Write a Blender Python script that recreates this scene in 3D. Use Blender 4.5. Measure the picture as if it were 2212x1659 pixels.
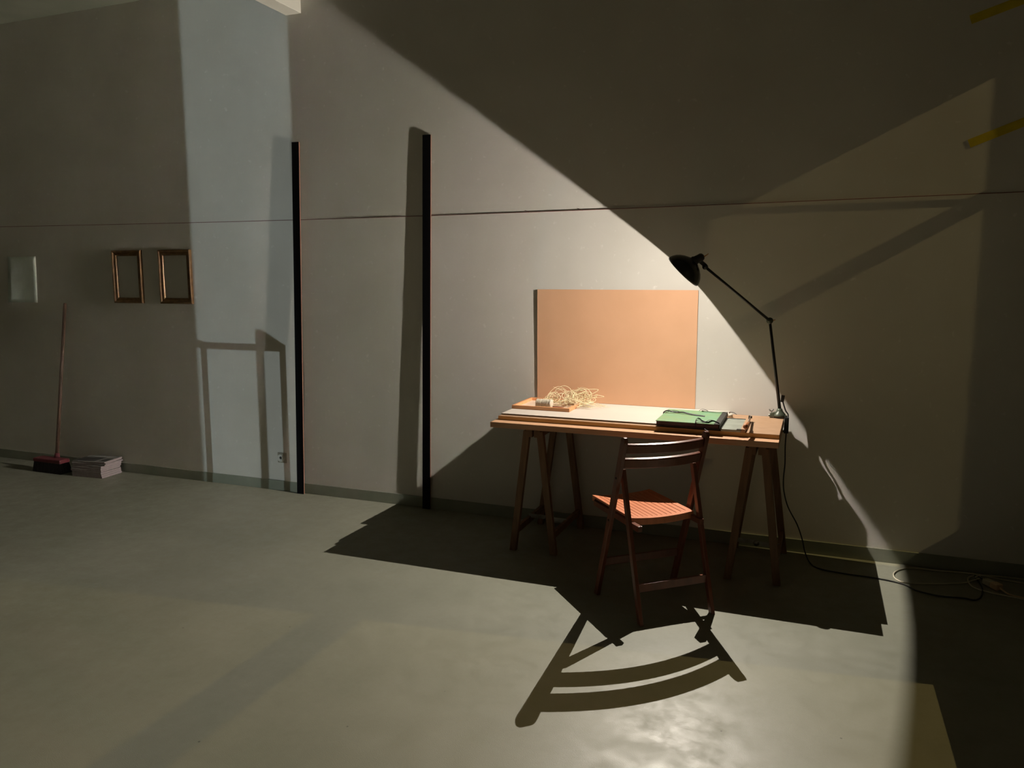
import bpy, bmesh, math, random
from mathutils import Vector, Matrix, Quaternion
random.seed(7)
scene = bpy.context.scene
for o in list(bpy.data.objects):
    bpy.data.objects.remove(o, do_unlink=True)
COL = scene.collection
D = 4.79          # back wall plane
XR = 1.75         # right (window) wall plane
XL = -9.0
YF = -2.5         # wall behind the camera
ZC = 3.71         # ceiling

# ------------------------------------------------------------ camera
PITCH, YAW = math.radians(7.745), math.radians(21.33)
cam = bpy.data.cameras.new('camera')
cam.sensor_width = 36.0
cam.lens = 36.0 * 1680.0 / 2212.0
cam.clip_start = 0.05
camo = bpy.data.objects.new('camera', cam)
COL.objects.link(camo)
camo.location = (0, 0, 1.62)
camo.rotation_euler = (math.pi / 2 - PITCH, 0, YAW)
scene.camera = camo

# ------------------------------------------------------------ world, lights, exposure
scene.view_settings.view_transform = 'Standard'
scene.view_settings.look = 'None'
scene.view_settings.exposure = 0.0
scene.view_settings.gamma = 1.0
scene.view_settings.use_curve_mapping = False
scene.cycles.use_denoising = True
scene.cycles.max_bounces = 8
scene.cycles.diffuse_bounces = 6
scene.cycles.sample_clamp_indirect = 4.0
world = bpy.data.worlds.new('night')
scene.world = world
world.use_nodes = True
world.node_tree.nodes['Background'].inputs[0].default_value = (0.20, 0.175, 0.11, 1)
world.node_tree.nodes['Background'].inputs[1].default_value = 0.55


def point_light(name, loc, power, col, radius):
    l = bpy.data.lights.new(name, 'POINT')
    l.energy = power
    l.color = col
    l.shadow_soft_size = radius
    o = bpy.data.objects.new(name, l)
    COL.objects.link(o)
    o.location = loc
    return o


# yellow street lamp outside, beyond the windows of the right wall
STREET = Vector((8.3, 4.35, 6.35))
point_light('street_light', STREET, 1800.0, (1.0, 0.77, 0.33), 0.008)
# cool lamp of the next room, shining through the open doorway behind the camera
CORR = Vector((-3.0, -7.0, 0.75))
point_light('corridor_light', CORR, 950.0, (0.80, 0.94, 0.97), 0.016)
# the desk lamp's bulb; parented to the lamp in its builder
RIM = Vector((-0.718, 4.50, 1.6545))
AX = Vector((-0.704, 0.02, -0.707)).normalized()
BULB = RIM - AX * 0.018
bulb_light = point_light('bulb_light', BULB, 1.0, (1.0, 0.91, 0.795), 0.0017)
LAMP_LINEAR, LAMP_CONST = 122.0, 0.0
bulb_light.data.use_nodes = True
_nt = bulb_light.data.node_tree
_em = _nt.nodes['Emission']
_em.inputs['Color'].default_value = (1, 1, 1, 1)
_fl = _nt.nodes.new('ShaderNodeLightFalloff'); _fl.inputs['Strength'].default_value = LAMP_LINEAR; _fl.inputs['Smooth'].default_value = 0.6
_fc = _nt.nodes.new('ShaderNodeLightFalloff'); _fc.inputs['Strength'].default_value = LAMP_CONST
_ad = _nt.nodes.new('ShaderNodeMath'); _ad.operation = 'ADD'
_nt.links.new(_fl.outputs['Linear'], _ad.inputs[0])
_nt.links.new(_fc.outputs['Constant'], _ad.inputs[1])
_nt.links.new(_ad.outputs[0], _em.inputs['Strength'])


# ------------------------------------------------------------ materials
def mat(name, col, rough=0.6, metal=0.0, spec=0.5, noise=None, bump=None, stretch=None, col2=None, contrast=(0.35, 0.65), detail=4.0, emit=None):
    """procedural material: two colours mixed by noise (object coordinates), optional bump"""
    m = bpy.data.materials.new(name)
    m.use_nodes = True
    nt = m.node_tree
    b = nt.nodes['Principled BSDF']
    b.inputs['Base Color'].default_value = (*col, 1)
    b.inputs['Roughness'].default_value = rough
    b.inputs['Metallic'].default_value = metal
    b.inputs['Specular IOR Level'].default_value = spec
    tc = nt.nodes.new('ShaderNodeTexCoord')
    mp = nt.nodes.new('ShaderNodeMapping')
    nt.links.new(tc.outputs['Object'], mp.inputs['Vector'])
    if stretch:
        mp.inputs['Scale'].default_value = stretch
    if noise and col2:
        n = nt.nodes.new('ShaderNodeTexNoise')
        n.inputs['Scale'].default_value = noise
        n.inputs['Detail'].default_value = detail
        nt.links.new(mp.outputs[0], n.inputs['Vector'])
        r = nt.nodes.new('ShaderNodeValToRGB')
        r.color_ramp.elements[0].position = contrast[0]
        r.color_ramp.elements[1].position = contrast[1]
        r.color_ramp.elements[0].color = (*col, 1)
        r.color_ramp.elements[1].color = (*col2, 1)
        nt.links.new(n.outputs['Fac'], r.inputs['Fac'])
        nt.links.new(r.outputs['Color'], b.inputs['Base Color'])
    if bump:
        n2 = nt.nodes.new('ShaderNodeTexNoise')
        n2.inputs['Scale'].default_value = bump[0]
        n2.inputs['Detail'].default_value = 3.0
        nt.links.new(mp.outputs[0], n2.inputs['Vector'])
        bp = nt.nodes.new('ShaderNodeBump')
        bp.inputs['Strength'].default_value = bump[1]
        bp.inputs['Distance'].default_value = bump[2]
        nt.links.new(n2.outputs['Fac'], bp.inputs['Height'])
        nt.links.new(bp.outputs[0], b.inputs['Normal'])
    return m


def plaster_material():
    m = bpy.data.materials.new('painted_plaster')
    m.use_nodes = True
    nt = m.node_tree
    b = nt.nodes['Principled BSDF']
    b.inputs['Roughness'].default_value = 0.85
    b.inputs['Specular IOR Level'].default_value = 0.15
    tc = nt.nodes.new('ShaderNodeTexCoord')
    mp = nt.nodes.new('ShaderNodeMapping')
    nt.links.new(tc.outputs['Object'], mp.inputs['Vector'])
    # large soft mottling
    n = nt.nodes.new('ShaderNodeTexNoise'); n.inputs['Scale'].default_value = 1.3; n.inputs['Detail'].default_value = 6
    nt.links.new(mp.outputs[0], n.inputs['Vector'])
    r = nt.nodes.new('ShaderNodeValToRGB')
    r.color_ramp.elements[0].position = .3; r.color_ramp.elements[0].color = (.56, .535, .485, 1)
    r.color_ramp.elements[1].position = .7; r.color_ramp.elements[1].color = (.64, .62, .575, 1)
    nt.links.new(n.outputs['Fac'], r.inputs['Fac'])
    # pale filler flecks
    n2 = nt.nodes.new('ShaderNodeTexNoise'); n2.inputs['Scale'].default_value = 24; n2.inputs['Detail'].default_value = 6; n2.inputs['Distortion'].default_value = .2
    nt.links.new(mp.outputs[0], n2.inputs['Vector'])
    r2 = nt.nodes.new('ShaderNodeValToRGB')
    r2.color_ramp.elements[0].position = .64; r2.color_ramp.elements[0].color = (0, 0, 0, 1)
    r2.color_ramp.elements[1].position = .74; r2.color_ramp.elements[1].color = (.55, .55, .55, 1)
    nt.links.new(n2.outputs['Fac'], r2.inputs['Fac'])
    mx = nt.nodes.new('ShaderNodeMixRGB')
    nt.links.new(r2.outputs[0], mx.inputs[0]); nt.links.new(r.outputs[0], mx.inputs[1])
    mx.inputs[2].default_value = (.76, .74, .70, 1)
    nt.links.new(mx.outputs[0], b.inputs['Base Color'])
    n3 = nt.nodes.new('ShaderNodeTexNoise'); n3.inputs['Scale'].default_value = 90; n3.inputs['Detail'].default_value = 4
    nt.links.new(mp.outputs[0], n3.inputs['Vector'])
    n4 = nt.nodes.new('ShaderNodeTexNoise'); n4.inputs['Scale'].default_value = 7; n4.inputs['Detail'].default_value = 3
    nt.links.new(mp.outputs[0], n4.inputs['Vector'])
    b1 = nt.nodes.new('ShaderNodeBump'); b1.inputs['Strength'].default_value = .12; b1.inputs['Distance'].default_value = .0015
    nt.links.new(n3.outputs['Fac'], b1.inputs['Height'])
    b2 = nt.nodes.new('ShaderNodeBump'); b2.inputs['Strength'].default_value = .12; b2.inputs['Distance'].default_value = .006
    nt.links.new(n4.outputs['Fac'], b2.inputs['Height']); nt.links.new(b1.outputs[0], b2.inputs['Normal'])
    nt.links.new(b2.outputs[0], b.inputs['Normal'])
    return m


def floor_material():
    m = bpy.data.materials.new('polished_screed')
    m.use_nodes = True
    nt = m.node_tree
    b = nt.nodes['Principled BSDF']
    b.inputs['Specular IOR Level'].default_value = 0.5
    tc = nt.nodes.new('ShaderNodeTexCoord')
    n = nt.nodes.new('ShaderNodeTexNoise'); n.inputs['Scale'].default_value = 1.1; n.inputs['Detail'].default_value = 7
    nt.links.new(tc.outputs['Object'], n.inputs['Vector'])
    r = nt.nodes.new('ShaderNodeValToRGB')
    r.color_ramp.elements[0].position = .32; r.color_ramp.elements[0].color = (.185, .19, .147, 1)
    r.color_ramp.elements[1].position = .68; r.color_ramp.elements[1].color = (.24, .24, .19, 1)
    nt.links.new(n.outputs['Fac'], r.inputs['Fac'])
    # small dark specks
    v = nt.nodes.new('ShaderNodeTexVoronoi'); v.inputs['Scale'].default_value = 5.5; v.inputs['Randomness'].default_value = 1
    nt.links.new(tc.outputs['Object'], v.inputs['Vector'])
    r2 = nt.nodes.new('ShaderNodeValToRGB')
    r2.color_ramp.elements[0].position = .018; r2.color_ramp.elements[0].color = (1, 1, 1, 1)
    r2.color_ramp.elements[1].position = .03; r2.color_ramp.elements[1].color = (0, 0, 0, 1)
    nt.links.new(v.outputs['Distance'], r2.inputs['Fac'])
    mx = nt.nodes.new('ShaderNodeMixRGB')
    nt.links.new(r2.outputs[0], mx.inputs[0]); nt.links.new(r.outputs[0], mx.inputs[1]); mx.inputs[2].default_value = (.09, .085, .07, 1)
    nt.links.new(mx.outputs[0], b.inputs['Base Color'])
    # patchy gloss
    n3 = nt.nodes.new('ShaderNodeTexNoise'); n3.inputs['Scale'].default_value = 9; n3.inputs['Detail'].default_value = 9; n3.inputs['Roughness'].default_value = .75
    nt.links.new(tc.outputs['Object'], n3.inputs['Vector'])
    mr = nt.nodes.new('ShaderNodeMapRange'); mr.inputs[1].default_value = .3; mr.inputs[2].default_value = .7
    mr.inputs[3].default_value = .34; mr.inputs[4].default_value = .66
    nt.links.new(n3.outputs['Fac'], mr.inputs[0]); nt.links.new(mr.outputs[0], b.inputs['Roughness'])
    n4 = nt.nodes.new('ShaderNodeTexNoise'); n4.inputs['Scale'].default_value = 330; n4.inputs['Detail'].default_value = 2
    nt.links.new(tc.outputs['Object'], n4.inputs['Vector'])
    b1 = nt.nodes.new('ShaderNodeBump'); b1.inputs['Strength'].default_value = .7; b1.inputs['Distance'].default_value = .0007
    nt.links.new(n4.outputs['Fac'], b1.inputs['Height'])
    n5 = nt.nodes.new('ShaderNodeTexNoise'); n5.inputs['Scale'].default_value = 3; n5.inputs['Detail'].default_value = 2
    nt.links.new(tc.outputs['Object'], n5.inputs['Vector'])
    b2 = nt.nodes.new('ShaderNodeBump'); b2.inputs['Strength'].default_value = .1; b2.inputs['Distance'].default_value = .01
    nt.links.new(n5.outputs['Fac'], b2.inputs['Height']); nt.links.new(b1.outputs[0], b2.inputs['Normal'])
    nt.links.new(b2.outputs[0], b.inputs['Normal'])
    return m


def dimming_glass():
    m = bpy.data.materials.new('light_dimming_glass'); m.use_nodes = True
    nt = m.node_tree; nt.nodes.clear()
    o = nt.nodes.new('ShaderNodeOutputMaterial'); t = nt.nodes.new('ShaderNodeBsdfTransparent'); t.inputs[0].default_value = (.78, .76, .72, 1)  # tint set only to weaken the street light passing through
    nt.links.new(t.outputs[0], o.inputs[0])
    return m


M = {}
M['dimming_glass'] = dimming_glass()
M['wall'] = plaster_material()
M['floor'] = floor_material()
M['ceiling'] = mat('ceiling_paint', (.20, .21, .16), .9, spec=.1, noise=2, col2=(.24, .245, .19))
M['beam'] = mat('beam_paint', (.50, .48, .42), .9, spec=.1, noise=2, col2=(.56, .54, .47))
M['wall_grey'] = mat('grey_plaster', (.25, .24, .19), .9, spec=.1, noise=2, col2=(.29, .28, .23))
M['skirting'] = mat('skirting_screed', (.19, .21, .165), .45, noise=4, col2=(.24, .25, .20))
M['window_frame'] = mat('window_frame_paint', (.55, .54, .5), .5, noise=6, col2=(.5, .5, .46))
M['black'] = mat('black_lacquer', (.003, .003, .004), .8, spec=.1, noise=20, col2=(.004, .004, .005))
M['edge'] = mat('raw_wood_edge', (.36, .17, .11), .7, noise=15, col2=(.28, .13, .085), stretch=(1, 1, .05))
M['board'] = mat('pine_board', (.62, .37, .225), .55, noise=6, col2=(.54, .31, .17), stretch=(1, 12, 12), bump=(30, .15, .001))
M['chip'] = mat('plain_wood_board', (.42, .26, .155), .6, noise=7, col2=(.36, .22, .125), stretch=(2, 9, 9))
M['edgeband'] = mat('board_edge_band', (.58, .36, .13), .6, noise=8, col2=(.45, .26, .08), stretch=(1, 10, 10))
M['white'] = mat('white_laminate', (.60, .545, .475), .6, noise=3, col2=(.575, .52, .45))
M['mdf'] = mat('fibreboard_edge', (.22, .17, .11), .8, noise=20, col2=(.16, .12, .08), stretch=(1, 4, 4))
M['panel'] = mat('salmon_cardboard', (.70, .41, .25), .75, noise=5, col2=(.67, .39, .235), spec=.2)
M['trestle'] = mat('trestle_pine', (.21, .11, .052), .6, noise=5, col2=(.14, .07, .032), stretch=(9, 9, 1))
M['chair'] = mat('shaded_beech', (.16, .047, .022), .34, noise=5, col2=(.12, .034, .016), stretch=(8, 8, 1.5), spec=.5)  # seat wood darkened for the frame: its shade is put into the colour
M['chair_seat'] = mat('seat_beech', (.68, .25, .125), .42, noise=5, col2=(.58, .205, .095), stretch=(12, 1.5, 1))
M['gap'] = mat('seat_groove', (.12, .035, .015), .7, noise=9, col2=(.10, .03, .012))
M['bolt'] = mat('dark_bolt', (.03, .02, .015), .4, metal=.8)
M['lamp_black'] = mat('lamp_dark_enamel', (.016, .018, .014), .25, noise=10, col2=(.022, .022, .017))
M['lamp_inside'] = mat('lamp_white_enamel', (.85, .83, .78), .35)
M['lamp_green'] = mat('hammered_green_paint', (.06, .072, .05), .4, metal=.2, noise=40, col2=(.09, .105, .075), bump=(80, .3, .001))
M['arm'] = mat('arm_steel_dark', (.015, .015, .013), .35)
M['rubber'] = mat('black_rubber', (.008, .008, .009), .5)
M['steel'] = mat('dull_steel', (.35, .34, .32), .4, metal=.9, noise=30, col2=(.25, .24, .22))
M['brass'] = mat('brass_key', (.45, .22, .08), .4, metal=.7)
M['bakelite'] = mat('bakelite', (.012, .012, .012), .35)
M['cream'] = mat('cream_plastic', (.50, .47, .36), .5)
M['cream2'] = mat('tan_plastic', (.60, .42, .26), .5)
M['cream_roll'] = mat('cream_roll', (.62, .56, .46), .7, noise=30, col2=(.55, .49, .40))
M['gold'] = mat('antique_gold', (.20, .11, .045), .38, metal=.35, noise=25, col2=(.11, .058, .025), stretch=(1, 1, 1))
M['paper'] = mat('white_paper', (.50, .56, .50), .8, noise=4, col2=(.62, .68, .62))
M['mag'] = mat('magazine_pages', (.34, .28, .285), .8, noise=40, col2=(.22, .17, .18), stretch=(1, 1, 20))
M['mag_white'] = mat('newsprint', (.26, .25, .235), .8, noise=12, col2=(.14, .14, .13), stretch=(1, 3, 1))
M['mag_black'] = mat('black_cover', (.02, .02, .022), .35, noise=6, col2=(.045, .045, .048))
M['broom_red'] = mat('red_broom_head', (.11, .014, .022), .6)
M['bristle'] = mat('dark_bristles', (.012, .010, .012), .8, noise=120, col2=(.025, .02, .022), stretch=(1, 1, .1))
M['handle'] = mat('broom_handle_wood', (.10, .055, .035), .5, noise=6, col2=(.07, .04, .025), stretch=(9, 9, 1))
M['tape'] = mat('yellow_tape', (.60, .46, .008), .7, noise=20, col2=(.52, .39, .006))
M['thread'] = mat('dark_red_thread', (.16, .06, .05), .8)
M['folder'] = mat('green_marbled_cover', (.20, .34, .16), .45, noise=22, col2=(.17, .36, .21))
M['folder_dark'] = mat('black_cloth_spine', (.018, .022, .018), .6, noise=60, col2=(.03, .03, .026))
M['fold_pages'] = mat('folder_flaps', (.10, .05, .055), .7, noise=60, col2=(.06, .03, .035), stretch=(1, 1, 8))
M['ribbon'] = mat('black_ribbon', (.010, .011, .012), .5)
M['cutter'] = mat('grey_cutter_plate', (.30, .33, .28), .4, noise=12, col2=(.24, .26, .22), contrast=(.45, .6))
M['cutter_dark'] = mat('cutter_dark_edge', (.04, .045, .04), .5)
M['cutter_wood'] = mat('cutter_handle_wood', (.52, .22, .09), .35, noise=10, col2=(.40, .15, .06))
M['tray'] = mat('tray_beech', (.72, .36, .17), .5, noise=6, col2=(.62, .29, .13), stretch=(1, 10, 10))
M['tray_bed'] = mat('tray_paper_bed', (.70, .55, .42), .8, noise=9, col2=(.62, .46, .34))
M['raffia'] = mat('pale_raffia', (.86, .78, .52), .6, noise=60, col2=(.80, .66, .42))
M['twine'] = mat('white_twine', (.66, .60, .48), .8, noise=60, col2=(.50, .44, .34), stretch=(1, 8, 8))
M['crayon'] = mat('dark_red_wood', (.18, .035, .02), .4)
M['white_plastic'] = mat('white_plastic', (.62, .61, .56), .4)
M['socket_plate'] = mat('clear_grey_plate', (.30, .28, .22), .35)
M['socket_dark'] = mat('socket_dark', (.03, .03, .03), .5)


# ------------------------------------------------------------ mesh helpers
def new_bm():
    return bmesh.new()


def box(bm, lo, hi, mi=0, rot=None, about=None):
    vs = []
    for x in (lo[0], hi[0]):
        for y in (lo[1], hi[1]):
            for z in (lo[2], hi[2]):
                v = Vector((x, y, z))
                if rot is not None:
                    a = Vector(about) if about is not None else Vector((0, 0, 0))
                    v = rot @ (v - a) + a
                vs.append(bm.verts.new(v))
    for f in ((0, 1, 3, 2), (4, 6, 7, 5), (0, 4, 5, 1), (2, 3, 7, 6), (0, 2, 6, 4), (1, 5, 7, 3)):
        fc = bm.faces.new([vs[i] for i in f]); fc.material_index = mi
    return vs


def bar(bm, p, q, wdir, w, t, mi=0, w2=None):
    """rectangular bar from p to q; width w along wdir, thickness t across"""
    p, q = Vector(p), Vector(q)
    a = (q - p).normalized()
    wd = Vector(wdir); wd = (wd - a * wd.dot(a)).normalized()
    td = a.cross(wd)
    vs = []
    for c, ww in ((p, w), (q, w2 or w)):
        for sx, sy in ((-1, -1), (1, -1), (1, 1), (-1, 1)):
            vs.append(bm.verts.new(c + wd * (sx * ww / 2) + td * (sy * t / 2)))
    for f in ((3, 2, 1, 0), (4, 5, 6, 7), (0, 1, 5, 4), (1, 2, 6, 5), (2, 3, 7, 6), (3, 0, 4, 7)):
        fc = bm.faces.new([vs[i] for i in f]); fc.material_index = mi
    bmesh.ops.recalc_face_normals(bm, faces=bm.faces[:])


def lathe(bm, prof, origin, axis, seg=40, mi=0, caps=True, ref=None):
    """revolve (s, r) profile round axis from origin"""
    axis = Vector(axis).normalized(); origin = Vector(origin)
    u = axis.orthogonal().normalized() if ref is None else (Vector(ref) - axis * Vector(ref).dot(axis)).normalized()
    v = axis.cross(u)
    rings = []
    for s, r in prof:
        c = origin + axis * s
        if r < 1e-6:
            rings.append([bm.verts.new(c)])
        else:
            rings.append([bm.verts.new(c + (u * math.cos(2 * math.pi * k / seg) + v * math.sin(2 * math.pi * k / seg)) * r) for k in range(seg)])
    for a, b in zip(rings, rings[1:]):
        for k in range(seg):
            k2 = (k + 1) % seg
            if len(a) == 1 and len(b) == 1:
                continue
            if len(a) == 1:
                f = bm.faces.new((a[0], b[k], b[k2]))
            elif len(b) == 1:
                f = bm.faces.new((a[k], b[0], a[k2]))
            else:
                f = bm.faces.new((a[k], b[k], b[k2], a[k2]))
            f.material_index = mi; f.smooth = True
    if caps:
        for rg in (rings[0], rings[-1]):
            if len(rg) > 2:
                f = bm.faces.new(rg); f.material_index = mi
    bmesh.ops.recalc_face_normals(bm, faces=bm.faces[:])


def catmull(pts, n=8, closed=False):
    pts = [Vector(p) for p in pts]
    out = []
    m = len(pts)
    rng = range(m) if closed else range(m - 1)
    for i in rng:
        if closed:
            p0, p1, p2, p3 = pts[(i - 1) % m], pts[i], pts[(i + 1) % m], pts[(i + 2) % m]
        else:
            p0, p1, p2, p3 = pts[max(i - 1, 0)], pts[i], pts[i + 1], pts[min(i + 2, m - 1)]
        for k in range(n):
            t = k / n
            out.append(0.5 * ((2 * p1) + (-p0 + p2) * t + (2 * p0 - 5 * p1 + 4 * p2 - p3) * t * t + (-p0 + 3 * p1 - 3 * p2 + p3) * t ** 3))
    if not closed:
        out.append(pts[-1])
    return out


def tube(bm, pts, r, seg=10, mi=0, closed=False, r2=None, flat=None):
    """swept tube; flat=(w, t) makes a ribbon-like section"""
    pts = [Vector(p) for p in pts]
    n = len(pts)
    rings = []
    prev = None
    for i, p in enumerate(pts):
        if closed:
            t = pts[(i + 1) % n] - pts[(i - 1) % n]
        else:
            t = pts[min(i + 1, n - 1)] - pts[max(i - 1, 0)]
        if t.length < 1e-9:
            t = Vector((0, 0, 1))
        t.normalize()
        if prev is None:
            u = t.orthogonal().normalized() if abs(t.z) > .95 else (Vector((0, 0, 1)) - t * t.z).normalized()
        else:
            u = prev - t * prev.dot(t)
            u = u.normalized() if u.length > 1e-6 else t.orthogonal().normalized()
        prev = u
        v = t.cross(u)
        f = i / max(n - 1, 1)
        ru = r if r2 is None else r + (r2 - r) * f
        if flat:
            rings.append([bm.verts.new(p + u * math.sin(2 * math.pi * k / seg) * flat[1] + v * math.cos(2 * math.pi * k / seg) * flat[0]) for k in range(seg)])
        else:
            rings.append([bm.verts.new(p + (u * math.cos(2 * math.pi * k / seg) + v * math.sin(2 * math.pi * k / seg)) * ru) for k in range(seg)])
    pairs = list(zip(rings, rings[1:]))
    if closed:
        pairs.append((rings[-1], rings[0]))
    for a, b in pairs:
        for k in range(seg):
            k2 = (k + 1) % seg
            f = bm.faces.new((a[k], b[k], b[k2], a[k2])); f.smooth = True; f.material_index = mi
    if not closed:
        for rg in (rings[0], rings[-1]):
            f = bm.faces.new(rg); f.material_index = mi
    bmesh.ops.recalc_face_normals(bm, faces=bm.faces[:])


def obj(name, bm, mats, parent=None, bevel=0.0, loc=None, segs=2):
    me = bpy.data.meshes.new(name)
    bm.normal_update()
    bm.to_mesh(me); bm.free()
    for m in (mats if isinstance(mats, (list, tuple)) else [mats]):
        me.materials.append(m)
    o = bpy.data.objects.new(name, me)
    COL.objects.link(o)
    if loc is not None:
        o.location = loc
    if parent is not None:
        o.parent = parent
    if bevel > 0:
        b = o.modifiers.new('bevel', 'BEVEL'); b.width = bevel; b.segments = segs; b.limit_method = 'ANGLE'; b.angle_limit = math.radians(40)
    return o


def thing(name, label, cat, loc=(0, 0, 0), rotz=0.0, group=None):
    o = bpy.data.objects.new(name, None)
    o.empty_display_size = .05
    COL.objects.link(o)
    o.location = loc; o.rotation_euler = (0, 0, rotz)
    o['label'] = label; o['category'] = cat
    if group: o['group'] = group
    return o


def tag(o, label, cat, group=None):
    o['label'] = label; o['category'] = cat
    if group: o['group'] = group
    return o


def struct(o, label):
    o['kind'] = 'structure'; o['label'] = label
    return o


def rel(pts, o):
    b = Vector(o)
    return [Vector(p) - b for p in pts]


# ------------------------------------------------------------ the room
T = .25
bm = new_bm(); box(bm, (XL - T, YF - T, -.2), (XR + .001, D + T, 0))
struct(obj('floor', bm, M['floor']), 'grey green polished screed floor')
bm = new_bm(); box(bm, (XL - T, D, 0), (XR, D + T, ZC))
struct(obj('wall_back', bm, M['wall']), 'long off-white plaster wall behind the desk')
bm = new_bm(); box(bm, (XL - T, YF - T, ZC), (XR + T, D + T, ZC + .2))
struct(obj('ceiling', bm, M['ceiling']), 'pale flat ceiling over the room')
bm = new_bm(); box(bm, (XL - T, YF - T, 0), (XL, D, ZC))
struct(obj('wall_left', bm, M['wall_grey']), 'plaster wall closing the room at the far left')
# wall behind the camera with a tall narrow doorway
DX0, DX1, DZ = -3.584, -3.210, 2.15
bm = new_bm()
box(bm, (XL, YF - .12, 0), (DX0, YF, ZC)); box(bm, (DX1, YF - .12, 0), (XR, YF, ZC)); box(bm, (DX0, YF - .12, DZ), (DX1, YF, ZC))
struct(obj('wall_front', bm, M['wall_grey']), 'plaster wall behind the viewer with a narrow doorway')


def at_right(point):
    """where the ray from the street light to a point crosses the window wall"""
    p = Vector(point); t = (STREET.x - XR) / (STREET.x - p.x)
    return STREET + (p - STREET) * t


w1_y1 = at_right((.79, D, 1))[1]
w1_y0 = 4.672
w2_y1 = at_right((.534, 3.357, 0))[1]
w2_y0 = -1.0
z_sill = at_right((.510, D, 0))[2]
z_top = at_right((.761, D, 2.639))[2]
bm = new_bm()
box(bm, (XR, YF, 0), (XR + .02, D + T, z_sill))
box(bm, (XR, YF, z_top), (XR + .02, D + T, ZC))
box(bm, (XR, w1_y1, z_sill), (XR + .02, D + T, z_top))
box(bm, (XR, w2_y1, z_sill), (XR + .02, w1_y0, z_top))
box(bm, (XR, YF, z_sill), (XR + .02, w2_y0, z_top))
# splayed outer shell: the wall is thick but its reveals are chamfered outwards
box(bm, (XR + .02, YF, 0), (XR + T, D + T, z_sill - .12))
box(bm, (XR + .02, YF, z_top + .2), (XR + T, D + T, ZC))
box(bm, (XR + .02, w2_y1 + .15, z_sill - .12), (XR + T, w1_y0 - .12, z_top + .2))
box(bm, (XR + .02, YF, z_sill - .12), (XR + T, w2_y0 - .1, z_top + .2))
struct(obj('wall_right', bm, M['wall_grey']), 'window wall on the right, out of the picture')
tz = (at_right((.754, D, 2.057))[2], at_right((.754, D, 1.972))[2])
bm = new_bm(); box(bm, (XR, w1_y0, tz[1]), (XR + .02, w1_y1, tz[0]))
struct(obj('window_1', bm, M['window_frame']), 'transom bar of the narrow window near the corner')
tz = (at_right((-2.20, 2.2, 0))[2], at_right((-1.98, 2.2, 0))[2])
bm = new_bm(); box(bm, (XR, w2_y0, tz[1]), (XR + .02, w2_y1, tz[0]))
w2 = struct(obj('window_2', bm, M['window_frame']), 'transom bar of the wide window')
bm = new_bm(); box(bm, (XR + .009, w2_y0, z_sill), (XR + .010, w2_y1, z_top))  # unseen pane, added to dim the street light on the floor
obj('pane', bm, M['dimming_glass'], w2)
# skirting along the back wall
bm = new_bm(); box(bm, (XL, D - .010, 0), (XR, D, .078))
struct(obj('baseboard_back', bm, M['skirting'], bevel=.002), 'low grey green skirting along the plaster wall')
# boxed beam under the ceiling
bm = new_bm(); box(bm, (-3.575, -1.5, 3.448), (-3.447, D, ZC))
struct(obj('trim_1', bm, M['beam'], bevel=.003), 'boxed beam under the ceiling running towards the wall')

# ------------------------------------------------------------ steel rail frame behind the viewer (throws the shadow on the left strip)
RX0, RX1, RY0, RY1, RH = -4.097, -3.537, -.18, 1.80, 1.03
g = thing('guard_rail', 'grey steel tube guard rail with four posts behind the viewer', 'railing', ((RX0 + RX1) / 2, (RY0 + RY1) / 2, 0))
for x in (RX0, RX1):
    for y in (RY0, RY1):
        bm = new_bm(); box(bm, (x - .02, y - .02, 0), (x + .02, y + .02, RH)); o = obj('post', bm, M['steel'], g); o.location = -g.location
for p, q in (((RX0, RY1), (RX1, RY1)), ((RX1, RY0), (RX1, RY1)), ((RX0, RY0), (RX0, RY1))):
    bm = new_bm(); bar(bm, (*p, RH - .02), (*q, RH - .02), (0, 0, 1), .038, .038); o = obj('top_rail', bm, M['steel'], g); o.location = -g.location

# ------------------------------------------------------------ desk: two trestles and stacked boards
TB1, TB2, TW = .792, .816, .825       # top faces of lower board, upper board, white sheet


def make_trestle():
    t = thing('trestle', 'wooden folding trestle under the left end of the desk boards', 'trestle', (-1.505, 4.47, 0), 0, 'trestles carrying the desk')
    y0, y1 = -.265, .265
    for s in (-1, 1):
        for y in (y0, y1):
            fx = .140 if y > 0 else .128
            bm = new_bm(); bar(bm, (s * fx, y, 0), (s * .040, y, .735), (1, 0, 0), .040, .032)
            # flat foot on the floor
            for v in bm.verts:
                if v.co.z < .02: v.co.z = 0
            obj('leg', bm, M['trestle'], t, bevel=.002)
        bm = new_bm(); box(bm, (s * .024 - .019, y0 - .015, .700), (s * .024 + .019, y1 + .015, .757)); obj('top_rail', bm, M['trestle'], t, bevel=.002)
        bm = new_bm(); bar(bm, (s * .119, y0, .115), (s * .124, y1, .115), (0, 0, 1), .040, .022); obj('stretcher', bm, M['trestle'], t, bevel=.002)
    bm = new_bm()
    box(bm, (-.125, -.006, .125), (.0, -.003, .150)); box(bm, (0, -.009, .118), (.125, -.006, .143))
    lathe(bm, [(-.013, 0), (-.013, .016), (.0, .016), (.0, 0)], (0, 0, .131), (0, 1, 0), 20)
    obj('spreader', bm, M['steel'], t)
    return t


tr = make_trestle()
tr2 = tr.copy(); COL.objects.link(tr2)
tr2.location = (-.255, 4.47, 0)
tr2['label'] = 'wooden folding trestle under the lamp end of the desk boards'
for ch in list(tr.children):
    c = ch.copy(); COL.objects.link(c); c.parent = tr2

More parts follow.
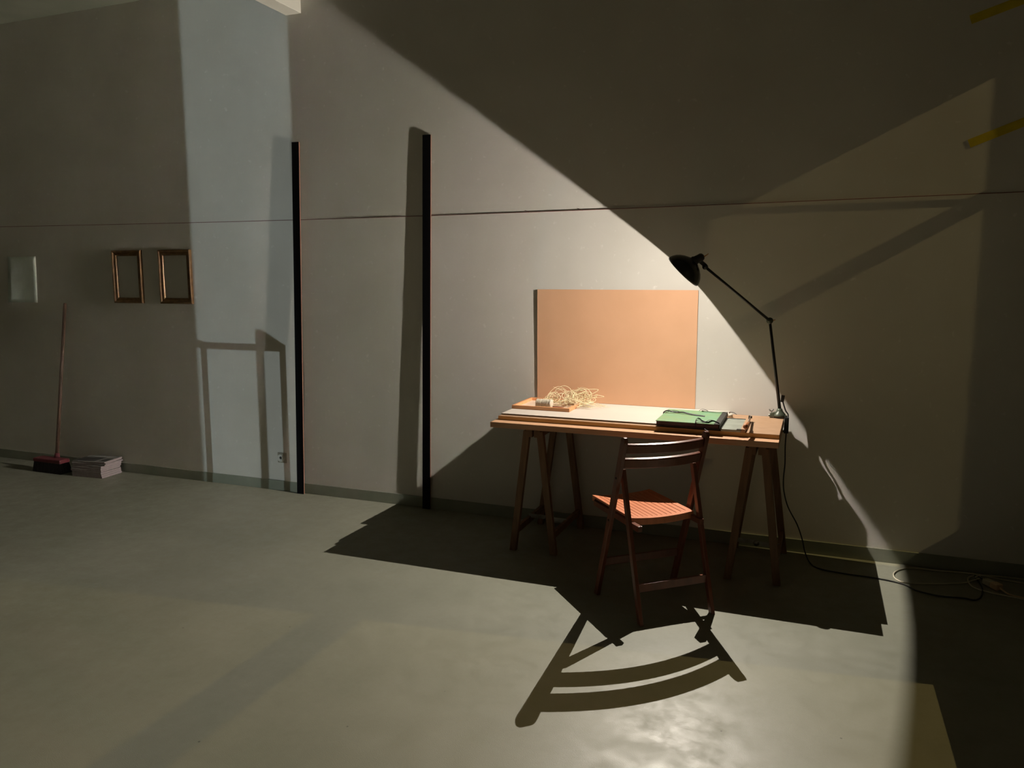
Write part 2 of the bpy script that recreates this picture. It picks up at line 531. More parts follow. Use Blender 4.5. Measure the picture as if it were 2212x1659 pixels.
bm = new_bm(); box(bm, (-.803, -.30, -.032), (.79, .365, 0))
o = obj('desk_board', bm, M['board'], bevel=.002, loc=(-.937, 4.405, TB1)); tag(o, 'longest wooden board, lowest of the desk stack, on the trestles', 'board', 'stacked desk boards')
bm = new_bm(); box(bm, (-.792, -.222, -.0235), (.782, .330, 0))
for f in bm.faces:
    f.material_index = 0
bm.normal_update()
for f in bm.faces:
    if f.normal.y < -.5: f.material_index = 1
o = obj('desk_board', bm, [M['chip'], M['edgeband']], bevel=.0015, loc=(-.930, 4.408, TB2)); tag(o, 'ochre-edged wooden board in the middle of the desk stack', 'board', 'stacked desk boards')
bm = new_bm(); box(bm, (-.63, -.275, -.008), (.63, .288, 0))
bm.normal_update()
for f in bm.faces:
    if abs(f.normal.z) < .5: f.material_index = 1
o = obj('white_board', bm, [M['white'], M['mdf']], bevel=.001, loc=(-1.088, 4.500, TW)); tag(o, 'thin white board lying on the wooden desk boards', 'board', 'stacked desk boards')

# salmon panel leaning on the wall
bm = new_bm()
zb, zt, y0, y1 = TW + .001, 1.549, D + .0003, D - .004
vs = [bm.verts.new(v) for v in ((-1.690, y0 - .006, zb), (-.665, y0 - .006, zb), (-.667, y1 - .005, zt), (-1.692, y1 - .005, zt), (-1.690, y0 - .002, zb), (-.665, y0 - .002, zb), (-.667, y1 - .001, zt), (-1.692, y1 - .001, zt))]
for f in ((0, 1, 2, 3), (7, 6, 5, 4), (0, 4, 5, 1), (2, 6, 7, 3), (1, 5, 6, 2), (0, 3, 7, 4)):
    bm.faces.new([vs[i] for i in f])
bmesh.ops.recalc_face_normals(bm, faces=bm.faces[:])
tag(obj('cardboard_panel', bm, M['panel'], bevel=.001), 'large salmon orange panel standing on the desk against the wall', 'panel')

# ------------------------------------------------------------ tray with raffia and twine
t = thing('wooden_tray', 'shallow orange-brown wooden tray on the left end of the desk', 'tray', (-1.535, 4.57, TW))
x0, x1, y0, y1, h, w = -.185, .185, -.170, .175, .022, .016
for lo, hi in (((x0, y0, 0), (x1, y0 + w, h)), ((x0, y1 - w, 0), (x1, y1, h)), ((x0, y0 + w, 0), (x0 + w, y1 - w, h)), ((x1 - w, y0 + w, 0), (x1, y1 - w, h))):
    bm = new_bm(); box(bm, lo, hi); obj('rim', bm, M['tray'], t, bevel=.0015)
bm = new_bm(); box(bm, (x0 + w, y0 + w, 0), (x1 - w, y1 - w, .004)); obj('base', bm, M['tray_bed'], t)
# spool of twine
t = thing('twine_spool', 'fat spool of white twine lying in the wooden tray', 'spool', (-1.530, 4.465, TW + .0325), math.radians(-4))
bm = new_bm()
prof = [(-.050, .012)]
N = 22
for k in range(N + 1):
    s = -.048 + .096 * k / N
    prof.append((s, .0270 + .0012 * math.sin(k * 2.4) + .0008 * math.cos(k * 5.1)))
prof.append((.050, .012))
lathe(bm, prof, (0, 0, 0), (1, 0, 0), 28); obj('winding', bm, M['twine'], t)
bm = new_bm()
for k in range(7):
    x = -.038 + k * .0125; a = random.uniform(-.014, .014)
    tube(bm, [(x + a * math.cos(q), .0272 * math.cos(q), .0272 * math.sin(q)) for q in [2 * math.pi * i / 18 for i in range(18)]], .0013, 5, closed=True)
obj('strand', bm, M['twine'], t)
# red stick
bm = new_bm(); tube(bm, [(-.038, .012, 0), (.0, 0, 0), (.038, -.014, 0)], .006, 8)
tag(obj('wooden_peg', bm, M['crayon'], loc=(-1.445, 4.470, TW + .012)), 'short dark red wooden peg beside the twine spool', 'peg')
# raffia tangle
bm = new_bm()
rnd = random.Random(3)


def strand(pts, r=.0013):
    tube(bm, catmull(pts, 6), r, 5)


zf = .006
for k in range(46):
    cx = rnd.gauss(0.0, .072); cx = max(-.15, min(.22, cx)); cy = rnd.uniform(-.07, .09)
    R = rnd.uniform(.020, .062) * (1.0 if abs(cx) < .1 else .7); tilt = rnd.uniform(.1, 1.3) if abs(cx) < .12 else rnd.uniform(.0, .6); az = rnd.uniform(0, 6.28)
    e1 = Vector((math.cos(az), math.sin(az), 0)); e2 = Vector((-math.sin(az) * math.cos(tilt), math.cos(az) * math.cos(tilt), math.sin(tilt)))
    pts = []
    turns = rnd.uniform(.8, 1.7); n = int(9 * turns)
    lift = R * math.sin(tilt) + rnd.uniform(.0, .018)
    for i in range(n + 1):
        a = i / 9 * 2 * math.pi
        rr = R * (1 + .18 * math.sin(a * 1.7 + k)) * (1 - .15 * i / n)
        p = Vector((cx, cy, zf + lift)) + e1 * math.cos(a) * rr + e2 * math.sin(a) * rr + Vector((.006 * i * rnd.uniform(-.5, 1), 0, 0))
        p.z = max(p.z, zf); p.y = min(p.y, .15)
        pts.append(p)
    strand(pts, rnd.uniform(.0013, .0021))
# the two tall loops and the trailing ends
strand([(-.085, .0, .01), (-.11, .01, .050), (-.085, .02, .094), (-.04, .02, .122), (.005, .02, .104), (.020, .0, .065), (.03, -.02, .02)], .0020)
strand([(.02, .03, .02), (.035, .03, .070), (.070, .03, .104), (.11, .03, .092), (.130, .03, .045), (.12, .03, .012)], .0020)
strand([(-.12, .0, .02), (-.130, .0, .06), (-.10, .0, .080), (-.07, .0, .055), (-.085, .0, .018), (-.11, .0, .02)], .0018)
for k in range(14):
    y = rnd.uniform(-.05, .07); z = zf
    a = rnd.uniform(.05, .14); L = rnd.uniform(.06, .15)
    strand([(a, y, z + rnd.uniform(0, .03)), (a + L * .3, y + rnd.uniform(-.02, .02), z + rnd.uniform(0, .02)), (a + L * .65, y + rnd.uniform(-.03, .03), z + rnd.uniform(0, .012)), (a + L, y + rnd.uniform(-.03, .03), z)], .0009)
tag(obj('raffia_tangle', bm, M['raffia'], loc=(-1.420, 4.610, TW + .003)), 'loose tangle of pale raffia loops spilling over the tray edge', 'raffia')

# ------------------------------------------------------------ portfolio folder
fx0, fx1, fy0, fy1 = -.788, -.450, 4.165, 4.565
ft = thing('portfolio_folder', 'green cardboard portfolio with black spine and ribbon ties on the desk', 'folder', ((fx0 + fx1) / 2, (fy0 + fy1) / 2, TW))
hw, hd = (fx1 - fx0) / 2, (fy1 - fy0) / 2
bm = new_bm(); box(bm, (-hw, -hd, .001), (hw, hd, .004)); obj('back_cover', bm, M['folder_dark'], ft)
bm = new_bm(); box(bm, (-hw + .004, -hd + .004, .004), (hw - .004, hd - .004, .025)); obj('contents', bm, M['fold_pages'], ft, bevel=.001)
bm = new_bm(); box(bm, (-hw, -hd, .025), (hw - .028, hd, .029)); obj('front_cover', bm, M['folder'], ft, bevel=.0008)
bm = new_bm(); box(bm, (hw - .028, -hd - .001, .0245), (hw + .001, hd + .001, .0295)); box(bm, (hw - .001, -hd, .001), (hw + .002, hd, .0295)); obj('spine', bm, M['folder_dark'], ft, bevel=.0008)


def ribbon(pts, w=.004):
    bm = new_bm(); tube(bm, catmull(pts, 8), .003, 6, flat=(w * 1.35, .0013)); return obj('ribbon_tie', bm, M['ribbon'], ft)


zt = .0315
ribbon([(-hw - .002, .060, .012), (-hw - .004, .062, .030), (-hw + .015, .066, zt + .010), (-hw + .045, .055, zt + .008), (-hw + .075, .066, zt + .004), (-hw + .11, .050, zt + .008), (-hw + .15, .035, zt + .003), (-hw + .20, .020, zt + .001), (-hw + .235, .006, zt)])
ribbon([(-hw + .002, .062, .030), (-hw + .02, .052, zt + .004), (-hw + .05, .070, zt + .012), (-hw + .09, .075, zt + .005), (-hw + .13, .058, zt + .001)], .003)
ribbon([(.045, -hd - .003, .010), (.045, -hd - .004, .030), (.047, -hd + .03, zt + .016), (.060, -hd + .045, zt + .014), (.080, -hd + .030, zt + .004), (.105, -hd + .022, zt + .001), (.130, -hd + .030, zt + .009), (.150, -hd + .022, zt + .006), (.168, -hd + .012, zt + .001)])
ribbon([(.045, -hd + .02, zt + .006), (.060, -hd + .030, zt + .010), (.085, -hd + .02, zt + .001), (.115, -hd + .033, zt + .012), (.135, -hd + .034, zt + .010)], .003)
ribbon([(.030, hd + .002, .030), (.030, hd - .02, zt + .003), (.055, hd - .035, zt + .004), (.080, hd - .030, zt + .001), (.115, hd - .040, zt + .003), (.150, hd - .030, zt + .004), (hw + .03, hd - .032, zt + .006), (hw + .055, hd - .035, zt - .006)])
ribbon([(-.01, hd + .006, .006), (.0, hd + .004, .022), (.025, hd, zt + .006), (.050, hd - .004, zt + .004), (.060, hd - .010, zt)], .003)
ribbon([(.085, -hd - .002, .006), (.095, -hd - .010, .002), (.108, -hd - .020, -.003), (.118, -hd - .026, -.006)], .003)

# small cream roll behind the folder
bm = new_bm(); lathe(bm, [(0, .006), (0, .013), (.022, .013), (.022, .006), (0, .006)], (0, 0, 0), (0, 0, 1), 24, caps=False)
tag(obj('tape_roll', bm, M['cream_roll'], loc=(-.438, 4.620, TB2 + .0005)), 'small cream roll standing behind the right corner of the green portfolio', 'tape roll')

# ------------------------------------------------------------ paper cutter
ct = thing('paper_cutter', 'small grey guillotine paper cutter with wooden handle right of the green portfolio', 'paper cutter', (-.392, 4.345, TB2))
bm = new_bm(); box(bm, (-.052, -.165, 0), (.050, .165, .013)); obj('plate', bm, M['cutter'], ct, bevel=.002)
bm = new_bm(); box(bm, (-.056, -.168, .010), (-.048, .168, .016)); box(bm, (-.056, .160, .010), (.050, .168, .016)); obj('guide_edge', bm, M['cutter_dark'], ct, bevel=.001)
bm = new_bm(); box(bm, (.050, -.165, 0), (.072, .172, .018)); obj('rail', bm, M['chip'], ct, bevel=.001)
bm = new_bm(); bar(bm, (.074, .170, .026), (.082, -.145, .040), (0, 0, 1), .022, .003); obj('blade_arm', bm, M['steel'], ct)
bm = new_bm(); tube(bm, catmull([(.081, -.080, .038), (.082, -.125, .042), (.080, -.165, .043), (.078, -.205, .041)], 5), .008, 14, r2=.013); lathe(bm, [(0, 0), (0, .013), (.004, .0135), (.010, .010), (.013, 0)], (.078, -.205, .041), (0, -1, 0), 16); obj('handle', bm, M['cutter_wood'], ct)
bm = new_bm(); lathe(bm, [(-.008, .0), (-.008, .007), (.008, .007), (.008, 0)], (.074, .168, .028), (1, 0, 0), 14); box(bm, (.064, .150, .0), (.072, .180, .036)); obj('pivot', bm, M['cutter_dark'], ct)
bm = new_bm(); box(bm, (.030, -.172, .013), (.055, -.150, .017)); obj('clamp_tab', bm, M['cutter_dark'], ct)

# ------------------------------------------------------------ desk lamp
BASE = Vector((-.1725, 4.710, TB2))
JOINT = Vector((-.2485, 4.710, 1.378))
KNUC = Vector((-.597, 4.520, 1.683))
lt = thing('desk_lamp', 'black jointed desk lamp clamped to the right end of the desk', 'lamp', BASE)


def lobj(name, bm, m, **k):
    """mesh written in world space, parented to the lamp"""
    bmesh.ops.translate(bm, vec=-BASE, verts=bm.verts[:])
    return obj(name, bm, m, lt, **k)


bm = new_bm()
prof_o = [(0, .112), (-.004, .1135), (-.012, .1125), (-.025, .107), (-.042, .096), (-.058, .080), (-.072, .060), (-.081, .042), (-.088, .028)]
prof_i = [(-.0865, .026), (-.079, .041), (-.070, .0585), (-.056, .0785), (-.040, .0945), (-.024, .1052), (-.012, .1105), (0, .112)]
lathe(bm, prof_o, RIM, AX, 56, 0, caps=False)
lathe(bm, prof_i, RIM, AX, 56, 1, caps=False)
lobj('lamp_shade', bm, [M['lamp_black'], M['lamp_inside']])
SK = RIM - AX * .086
NECK_END = Vector((-.607, 4.502, 1.744))
bm = new_bm()
sa = (NECK_END - SK); L = sa.length
lathe(bm, [(-.010, .0), (-.010, .027), (.004, .028), (.012, .024), (L * .55, .0225), (L * .8, .0225), (L * .95, .018), (L * 1.05, .009), (L * 1.08, 0)], SK, sa, 28)
lobj('lamp_socket', bm, M['bakelite'])
bm = new_bm(); tube(bm, [NECK_END + Vector((.006, -.012, -.004)), NECK_END + Vector((.020, -.016, .004)), NECK_END + Vector((.030, -.016, .012))], .0035, 8, r2=.002); lobj('switch_key', bm, M['brass'])
bm = new_bm(); lathe(bm, [(0, 0), (.001, .009), (.008, .013), (.030, .014), (.044, .014)], RIM - AX * .042, -AX, 20); lobj('bulb_cap', bm, M['steel'])
# knuckle
bm = new_bm()
mid = SK + sa * .62
bar(bm, mid + Vector((0, 0, -.016)), KNUC + Vector((.002, 0, .006)), (0, 1, 0), .016, .022)
lathe(bm, [(-.014, 0), (-.014, .015), (.014, .015), (.014, 0)], KNUC, (0, 1, 0), 20)
lathe(bm, [(-.026, 0), (-.026, .006), (-.014, .007), (-.014, 0)], KNUC, (0, 1, 0), 12)
lobj('head_joint', bm, M['bakelite'])
bm = new_bm(); tube(bm, [KNUC, KNUC.lerp(JOINT, .5), JOINT], .0078, 14); lobj('upper_arm', bm, M['arm'])
bm = new_bm(); tube(bm, [JOINT, JOINT.lerp(BASE + Vector((0, 0, .055)), .5), BASE + Vector((0, 0, .050))], .0078, 14, r2=.0095); lobj('lower_arm', bm, M['arm'])
bm = new_bm()
lathe(bm, [(-.016, 0), (-.016, .015), (-.010, .0185), (.010, .0185), (.016, .015), (.016, 0)], JOINT, (0, 1, 0), 28)
lathe(bm, [(-.020, 0), (-.020, .008), (-.016, .009)], JOINT, (0, 1, 0), 18)
lobj('elbow_joint', bm, M['lamp_green'])
bm = new_bm(); tube(bm, [JOINT + Vector((.012, 0, .002)), JOINT + Vector((.030, 0, .006))], .0025, 8); lobj('elbow_screw', bm, M['brass'])
# clamp base
bm = new_bm()
lathe(bm, [(0.010, 0), (.010, .034), (.016, .036), (.028, .030), (.038, .020), (.044, .017), (.052, .015), (.056, .011), (.056, 0)], BASE, (0, 0, 1), 30)
box(bm, BASE + Vector((-.058, -.022, .008)), BASE + Vector((.036, .022, .018)))
bar(bm, BASE + Vector((-.050, 0, .018)), BASE + Vector((.0, 0, .034)), (0, 1, 0), .036, .014)
lobj('clamp_base', bm, M['lamp_green'], bevel=.002)
bm = new_bm()
box(bm, BASE + Vector((.033, -.018, -.080)), BASE + Vector((.043, .018, .016)))
box(bm, BASE + Vector((-.02, -.018, -.080)), BASE + Vector((.043, .018, -.070)))
box(bm, BASE + Vector((-.030, -.020, .0005)), BASE + Vector((.036, .020, .010)))
lobj('clamp_jaw', bm, M['lamp_black'], bevel=.001)
bm = new_bm()
tube(bm, [BASE + Vector((-.045, -.006, .014)), BASE + Vector((-.043, -.006, .040))], .003, 8)
tube(bm, [BASE + Vector((-.058, -.006, .049)), BASE + Vector((-.050, -.006, .040)), BASE + Vector((-.040, -.006, .040)), BASE + Vector((-.034, -.006, .052))], .0042, 8)
tube(bm, [BASE + Vector((-.060, -.012, .016)), BASE + Vector((-.045, -.012, .014))], .006, 10)
lobj('wing_screw', bm, M['steel'])
# rocker box on the arm
bm = new_bm(); sx = BASE + Vector((.006, -.002, .115)); box(bm, sx + Vector((-.002, -.009, -.020)), sx + Vector((.017, .009, .020)), rot=Matrix.Rotation(math.radians(7), 3, 'Y'), about=sx); lobj('switch_box', bm, M['bakelite'], bevel=.002)
# cord plus the black inline box
cordpts = [sx + Vector((.010, 0, -.020)), BASE + Vector((.024, -.004, .070)), BASE + Vector((.034, -.008, .044)), BASE + Vector((.048, -.014, .022)),
           (-.130, 4.673, .80), (-.130, 4.673, .73), (-.131, 4.66, .66), (-.128, 4.66, .56), (-.132, 4.665, .47), (-.126, 4.67, .39), (-.100, 4.675, .30),
           (-.046, 4.68, .20), (-.014, 4.69, .11), (.004, 4.67, .045), (.035, 4.60, .006), (.085, 4.528, .0045), (.204, 4.50, .0045), (.389, 4.486, .0045), (.494, 4.452, .0045),
           (.56, 4.38, .0045), (.661, 4.345, .0045), (.767, 4.36, .0045), (.816, 4.352, .0045), (.854, 4.41, .0045), (.881, 4.53, .0045), (.880, 4.64, .006), (.868, 4.688, .016), (.889, 4.668, .018), (.905, 4.636, .016)]
bm = new_bm(); tube(bm, catmull(cordpts, 6), .0038, 8); lobj('power_cord', bm, M['rubber'])
bm = new_bm(); box(bm, (-.143, 4.662, .735), (-.118, 4.685, .828)); lobj('inline_switch', bm, M['bakelite'], bevel=.004)
bulb_light.parent = lt
bulb_light.location = BULB - BASE

# ------------------------------------------------------------ white extension lead on the floor
bm = new_bm()
z = .0045
tube(bm, catmull([(1.45, 4.64, z), (1.20, 4.68, z), (1.103, 4.696, z), (.996, 4.716, z), (.871, 4.745, z + .003), (.686, 4.733, z), (.582, 4.729, z), (.507, 4.677, z), (.466, 4.595, z), (.473, 4.512, z), (.523, 4.476, z),
                  (.66, 4.516, z), (.80, 4.585, z), (.846, 4.628, z + .002), (.895, 4.672, z + .012), (.872, 4.69, z + .012), (.835, 4.655, z + .008), (.829, 4.589, z + .002), (.848, 4.528, z), (.912, 4.489, z), (.991, 4.469, z), (1.10, 4.44, z), (1.3, 4.42, z)], 7), .0040, 8)
tag(obj('power_cable', bm, M['cream']), 'long pale looped cord lying on the floor by the skirting', 'cord')
ec = thing('extension_lead', 'beige socket connector with its own cord, plugged to the black lamp cord', 'extension lead', (.935, 4.582, 0), math.radians(-58))
bm = new_bm(); box(bm, (-.050, -.019, .003), (.000, .019, .033)); obj('plug', bm, M['cream'], ec, bevel=.005)
bm = new_bm(); box(bm, (.002, -.021, .002), (.050, .021, .036)); obj('connector', bm, M['cream2'], ec, bevel=.006)
bm = new_bm(); tube(bm, catmull([(.048, 0, .018), (.075, .0, .012), (.105, .005, .006), (.140, .03, .0045), (.19, .09, .0045), (.25, .20, .0045), (.31, .33, .0045)], 6), .0042, 8); obj('cord', bm, M['cream2'], ec)
bm = new_bm(); tube(bm, catmull([(1.40, 4.755, z), (1.20, 4.757, z + .003), (1.06, 4.762, z), (.97, 4.72, z + .013), (.90, 4.69, z + .018), (.868, 4.655, z + .016)], 6), .0038, 8)
tag(obj('thin_cable', bm, M['cream']), 'thin pale cord running along the skirting to the right edge', 'cord')

# ------------------------------------------------------------ folding chair (local x = sitter's right seen from behind, local y = forward)
ch = thing('folding_chair', 'reddish brown wooden folding chair with slatted seat, pulled up to the desk', 'chair', (-.820, 3.891, 0), math.radians(41.39))
CS = .018      # seat centre offset
for s in (-1, 1):
    bm = new_bm()
    p0 = Vector((s * .225, 0, 0)); p1 = Vector((s * .225, -.264, .859))
    bar(bm, p0, p1, (0, 1, 0), .038, .020)
    for v in bm.verts:
        if v.co.z < .03: v.co.z = 0
    # rounded head
    a = (p1 - p0).normalized()
    wdir = Vector((0, 1, 0)); wdir = (wdir - a * wdir.dot(a)).normalized()
    n = 8; r = .019
    arc = [p1 + wdir * (r * math.cos(math.pi * k / n)) + a * (r * .95 * math.sin(math.pi * k / n)) for k in range(n + 1)]
    la = [bm.verts.new(q + Vector((-.010, 0, 0))) for q in arc]; lb = [bm.verts.new(q + Vector((.010, 0, 0))) for q in arc]
    bm.faces.new(la); bm.faces.new(lb[::-1])
    for k in range(n):
        bm.faces.new((la[k], la[k + 1], lb[k + 1], lb[k]))
    bmesh.ops.recalc_face_normals(bm, faces=bm.faces[:])
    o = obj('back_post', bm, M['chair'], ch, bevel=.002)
    for zz in (.665, .436):
        bm = new_bm(); yy = -.268 * zz / .872
        lathe(bm, [(0, 0), (0, .006), (.0025, .005), (.003, 0)], (s * .235, yy, zz), (s, 0, 0), 14); obj('bolt', bm, M['bolt'], o)
    bm = new_bm(); bar(bm, (s * .197, -.404, 0), (s * .197, -.200, .705), (0, 1, 0), .030, .020)
    for v in bm.verts:
        if v.co.z < .03: v.co.z = 0
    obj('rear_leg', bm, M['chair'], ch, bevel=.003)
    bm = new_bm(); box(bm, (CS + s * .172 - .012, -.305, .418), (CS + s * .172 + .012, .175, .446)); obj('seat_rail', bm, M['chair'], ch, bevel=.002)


def seat_z(u):
    return .465 - .012 * (1 - (u / .175) ** 2)


SY0, SY1 = -.225, .210
bm = new_bm()


def seatstrip(u0, u1, y0, y1, zt_off, thick, n, mi=0):
    """piece of seat following the scooped profile, n columns; front edge rolls down"""
    for k in range(n):
        a = u0 + (u1 - u0) * k / n; b = u0 + (u1 - u0) * (k + 1) / n
        vs = []
        for u in (a, b):
            for y in (y0, y1):
                for dz in (-thick, 0):
                    vs.append(bm.verts.new((CS + u, y, seat_z(u) + zt_off + dz)))
        for f in ((0, 1, 3, 2), (4, 6, 7, 5), (0, 4, 5, 1), (2, 3, 7, 6), (0, 2, 6, 4), (1, 5, 7, 3)):
            fc = bm.faces.new([vs[i] for i in f]); fc.material_index = mi


ns = 13; pw = .35 / ns
for k in range(ns):
    u0 = -.175 + pw * k + (.002 if k else 0); u1 = -.175 + pw * (k + 1) - (.002 if k < ns - 1 else 0)
    seatstrip(u0, u1, SY0 + .030, SY1 - .03, 0, .010, 1)
seatstrip(-.175, .175, SY0, SY0 + .030, 0, .034, 14)
seatstrip(-.175, .175, SY1 - .03, SY1, -.0005, .030, 14)
seatstrip(-.174, .174, SY0 + .03, SY1 - .03, -.007, .012, 14, 1)
bmesh.ops.remove_doubles(bm, verts=bm.verts[:], dist=1e-5)
obj('seat', bm, [M['chair_seat'], M['gap']], ch)


def curved_slat(z0, z1, bow, hw_):
    bm = new_bm(); n = 20; th = .024
    rows = []
    for k in range(n + 1):
        u = -hw_ + 2 * hw_ * k / n
        off = -bow * (1 - (u / hw_) ** 2)
        row = []
        for zz in (z0, z1):
            y = -.268 * zz / .872 + off
            # the slat leans with the posts: its top is square to their line
            row += [bm.verts.new((u, y - th / 2 * .955, zz - th / 2 * .295)), bm.verts.new((u, y + th / 2 * .955, zz + th / 2 * .295))]
        rows.append(row)
    for a, b in zip(rows, rows[1:]):
        for i, j in ((0, 1), (1, 3), (3, 2), (2, 0)):
            bm.faces.new((a[i], a[j], b[j], b[i]))
    bm.faces.new([rows[0][i] for i in (0, 1, 3, 2)]); bm.faces.new([rows[-1][i] for i in (0, 1, 3, 2)])
    bmesh.ops.recalc_face_normals(bm, faces=bm.faces[:])
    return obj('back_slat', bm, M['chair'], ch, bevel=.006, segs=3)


curved_slat(.796, .842, .043, .216)
curved_slat(.720, .768, .043, .216)
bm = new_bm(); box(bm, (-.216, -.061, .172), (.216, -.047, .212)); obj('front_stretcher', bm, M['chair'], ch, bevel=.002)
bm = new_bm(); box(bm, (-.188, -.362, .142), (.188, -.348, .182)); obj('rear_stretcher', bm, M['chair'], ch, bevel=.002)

# ------------------------------------------------------------ tall black laths leaning on the wall
for i, (xb, xt, zt_, lab) in enumerate(((-3.580, -3.526, 2.583, 'left one of two tall black laths leaning on the wall, beside the socket'), (-2.510, -2.475, 2.566, 'right one of two tall black laths leaning on the wall, nearer the desk'))):
    w_ = .058; th = .014
    o = thing('lath', lab, 'lath', (xb, D - .028, 0), 0, 'tall black laths on the wall')
    top = Vector((xt - xb, .018, zt_)); bt = Vector((0, 0, 0))
    bm = new_bm(); bar(bm, bt + Vector((0, -th * .25, 0)), top + Vector((0, -th * .25, 0)), (1, 0, 0), w_, th * .5)
    for v in bm.verts:
        if v.co.z < .01: v.co.z = 0
    obj('black_face', bm, M['black'], o)
    bm = new_bm(); bar(bm, bt + Vector((0, th * .25, 0)), top + Vector((0, th * .25, 0)), (1, 0, 0), w_, th * .5)
    for v in bm.verts:
        if v.co.z < .01: v.co.z = 0
    obj('wooden_core', bm, M['edge'], o)

# ------------------------------------------------------------ picture frames
def picture_frame(x0, x1, z0, z1, lab, skew=0):
    w_ = .045
    o = thing('picture_frame', lab, 'picture frame', ((x0 + x1) / 2, D, (z0 + z1) / 2), 0, 'empty gilt frames on the wall')
    W_, H_ = (x1 - x0) / 2, (z1 - z0) / 2
    prof = [(0, 0), (.0, -.016), (.006, -.024), (.014, -.022), (.020, -.014), (.030, -.012), (.036, -.016), (.042, -.012), (w_, -.006), (w_, 0)]
    corners = [(-1, -1), (1, -1), (1, 1), (-1, 1)]
    for k in range(4):
        a, b = corners[k], corners[(k + 1) % 4]
        bm = new_bm()
        rows = []
        for c in (a, b):
            rows.append([bm.verts.new((c[0] * (W_ - d), y, c[1] * (H_ - d))) for d, y in prof])
        for i in range(len(prof)):
            j = (i + 1) % len(prof)
            bm.faces.new((rows[0][i], rows[0][j], rows[1][j], rows[1][i]))
        bm.faces.new(rows[0]); bm.faces.new(rows[1][::-1])
        bmesh.ops.recalc_face_normals(bm, faces=bm.faces[:])
        obj('moulding', bm, M['gold'], o)
    return o


picture_frame(-5.355, -5.045, 1.420, 1.842, 'empty gilt picture frame on the wall, the one nearer the broom')
picture_frame(-4.865, -4.540, 1.420, 1.842, 'empty gilt picture frame on the wall, the one at the edge of the light strip')

# sheet of paper, lower edge curling off the wall
bm = new_bm(); nx, nz = 8, 12; grid = []
for i in range(nx + 1):
    for j in range(nz + 1):
        u, v_ = i / nx, j / nz
        y = D - .003 - .020 * (1 - u) ** 2 * (.35 + .65 * (1 - v_))
        grid.append(bm.verts.new((-6.590 + .330 * u + .02 * v_, y, 1.412 + .392 * v_)))
for i in range(nx):
    for j in range(nz):
        a = i * (nz + 1) + j
        f = bm.faces.new((grid[a], grid[a + nz + 1], grid[a + nz + 2], grid[a + 1])); f.smooth = True
o = obj('paper_sheet', bm, M['paper']); sm = o.modifiers.new('thickness', 'SOLIDIFY'); sm.thickness = .0008
tag(o, 'pale sheet of paper fixed to the wall above the broom', 'paper')

# ------------------------------------------------------------ broom
b0 = Vector((-5.935, 4.60, .115)); b1 = Vector((-5.915, 4.772, 1.405))
br = thing('broom', 'broom with dark wooden handle and red head leaning on the wall', 'broom', (-5.95, 4.57, 0))
org = br.location.copy()
bm = new_bm(); tube(bm, rel([b0, b0.lerp(b1, .5), b1], org), .0145, 14, r2=.0125); lathe(bm, [(0, .0125), (.006, .010), (.009, 0)], b1 - org, b1 - b0, 14, caps=False); obj('handle', bm, M['handle'], br)
bm = new_bm(); box(bm, (-.165, -.055, .085), (.150, .045, .118)); obj('head', bm, M['broom_red'], br, bevel=.010)
bm = new_bm(); lathe(bm, [(0, .024), (.03, .020), (.045, .017)], (b0 - org) + Vector((0, 0, -.005)), b1 - b0, 18); obj('ferrule', bm, M['broom_red'], br)
bm = new_bm()
rb = random.Random(5)
for i in range(38):
    for j in range(9):
        x = -.155 + .295 * i / 37 + rb.uniform(-.002, .002); y = -.045 + .08 * j / 8 + rb.uniform(-.002, .002)
        sx_ = (x + .007) * .10; sy = (y + .005) * .25
        bar(bm, (x + sx_, y + sy, 0), (x, y, .088), (1, 0, 0), .008, .008)
o = obj('bristles', bm, M['bristle'], br); o['kind'] = 'stuff'

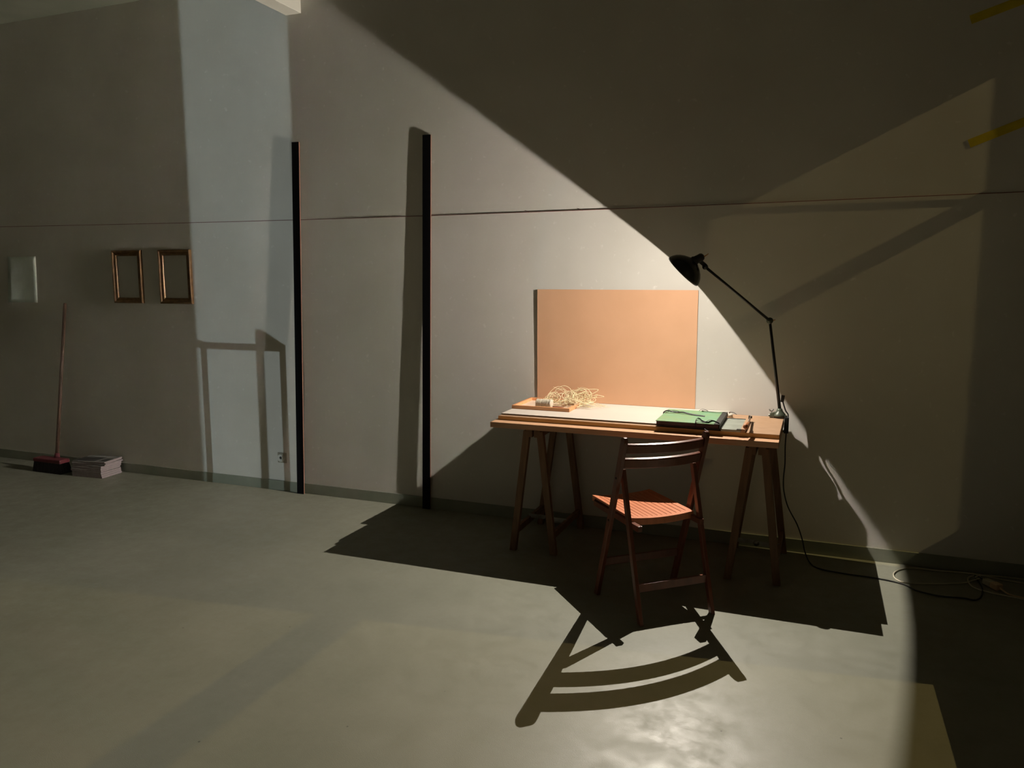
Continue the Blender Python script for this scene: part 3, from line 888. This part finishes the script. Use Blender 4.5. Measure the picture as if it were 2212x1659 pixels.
# ------------------------------------------------------------ stack of magazines beside the broom
rs = random.Random(11)
order = ['lowest', 'second lowest', 'third lowest', 'fourth lowest', 'middle one', 'fourth from top', 'third from top', 'second from top', 'topmost']
zz = 0.0
for k in range(9):
    th = .017 if k < 6 else .011
    a = math.radians(5 + rs.uniform(-2.5, 2.5)) if k < 6 else math.radians((8, 14, 10)[k - 6])
    W_, H_ = .150, .105
    lab = f'magazine stacked on the floor beside the broom, {order[k]} of its stack'
    if k == 8: lab = 'magazine with black and white cover, topmost of the stack beside the broom'
    mg = thing('magazine', lab, 'magazine', (-5.520 + rs.uniform(-.006, .006) + (.010 if k > 5 else 0), 4.628 + rs.uniform(-.006, .006) + (.012 if k > 5 else 0), zz), a, 'magazines stacked beside the broom')
    bm = new_bm(); box(bm, (-W_, -H_, .0015), (W_, H_, th - .0015)); obj('pages', bm, M['mag'], mg)
    bm = new_bm(); box(bm, (-W_ - .001, -H_ - .001, .0003), (W_ + .001, H_ + .001, .0013)); box(bm, (-W_ - .001, -H_ - .001, th - .0013), (W_ + .001, H_ + .001, th - .0003))
    if k == 8:
        # cover: black block on its left part, pale print on the rest
        box(bm, (-W_ + .004, -H_ + .010, th - .0003), (.050, H_ - .060, th + .0002), mi=1)
        box(bm, (.080, -H_ + .020, th - .0003), (W_ - .015, H_ - .080, th + .0002), mi=1)
    obj('cover', bm, [M['mag_white'], M['mag_black']], mg)
    zz += th

# ------------------------------------------------------------ wall socket
so = thing('wall_socket', 'round white power socket on a square plate low on the wall', 'socket', (-3.757, D, .258))
bm = new_bm(); box(bm, (-.042, -.007, -.040), (.042, 0, .040)); obj('plate', bm, M['socket_plate'], so, bevel=.004)
bm = new_bm(); lathe(bm, [(0, .030), (.010, .030), (.015, .027), (.016, .021), (.008, .019), (.006, .0)], (-.008, -.006, 0), (0, -1, 0), 32, caps=False); obj('ring', bm, M['white_plastic'], so)
bm = new_bm(); lathe(bm, [(0, .0), (0, .011), (.002, .011), (.002, 0)], (-.008, -.0125, 0), (0, -1, 0), 20); obj('pin_recess', bm, M['socket_dark'], so)

# ------------------------------------------------------------ yellow tape strips
for (x0, z0), (x1, z1), lab in (((.664, 2.938), (1.16, 3.092), 'upper of two yellow tape strips on the wall at top right'), ((.700, 2.318), (1.20, 2.512), 'lower of two yellow tape strips on the wall at right')):
    bm = new_bm(); bar(bm, (x0, D - .0008, z0), (x1, D - .0008, z1), (0, 0, 1), .044, .001)
    tag(obj('tape_strip', bm, M['tape']), lab, 'tape', 'yellow tape strips on the wall')

# ------------------------------------------------------------ string stretched along the wall
bm = new_bm()
pts = []
for k in range(60):
    x = -8.95 + (XR + 8.90) * k / 59
    pts.append((x, D - .0045, 2.062 - .024 * math.sin(math.pi * min(max((x + 6.6) / 7.6, 0), 1))))
tube(bm, pts, .0022, 5)
for x, dx in ((-1.746, -.035), (-1.397, -.03)):
    tube(bm, [(x, D - .005, 2.040), (x + dx, D - .004, 2.052)], .0018, 5)
tag(obj('string', bm, M['thread']), 'thin dark red string stretched along the whole wall', 'string')
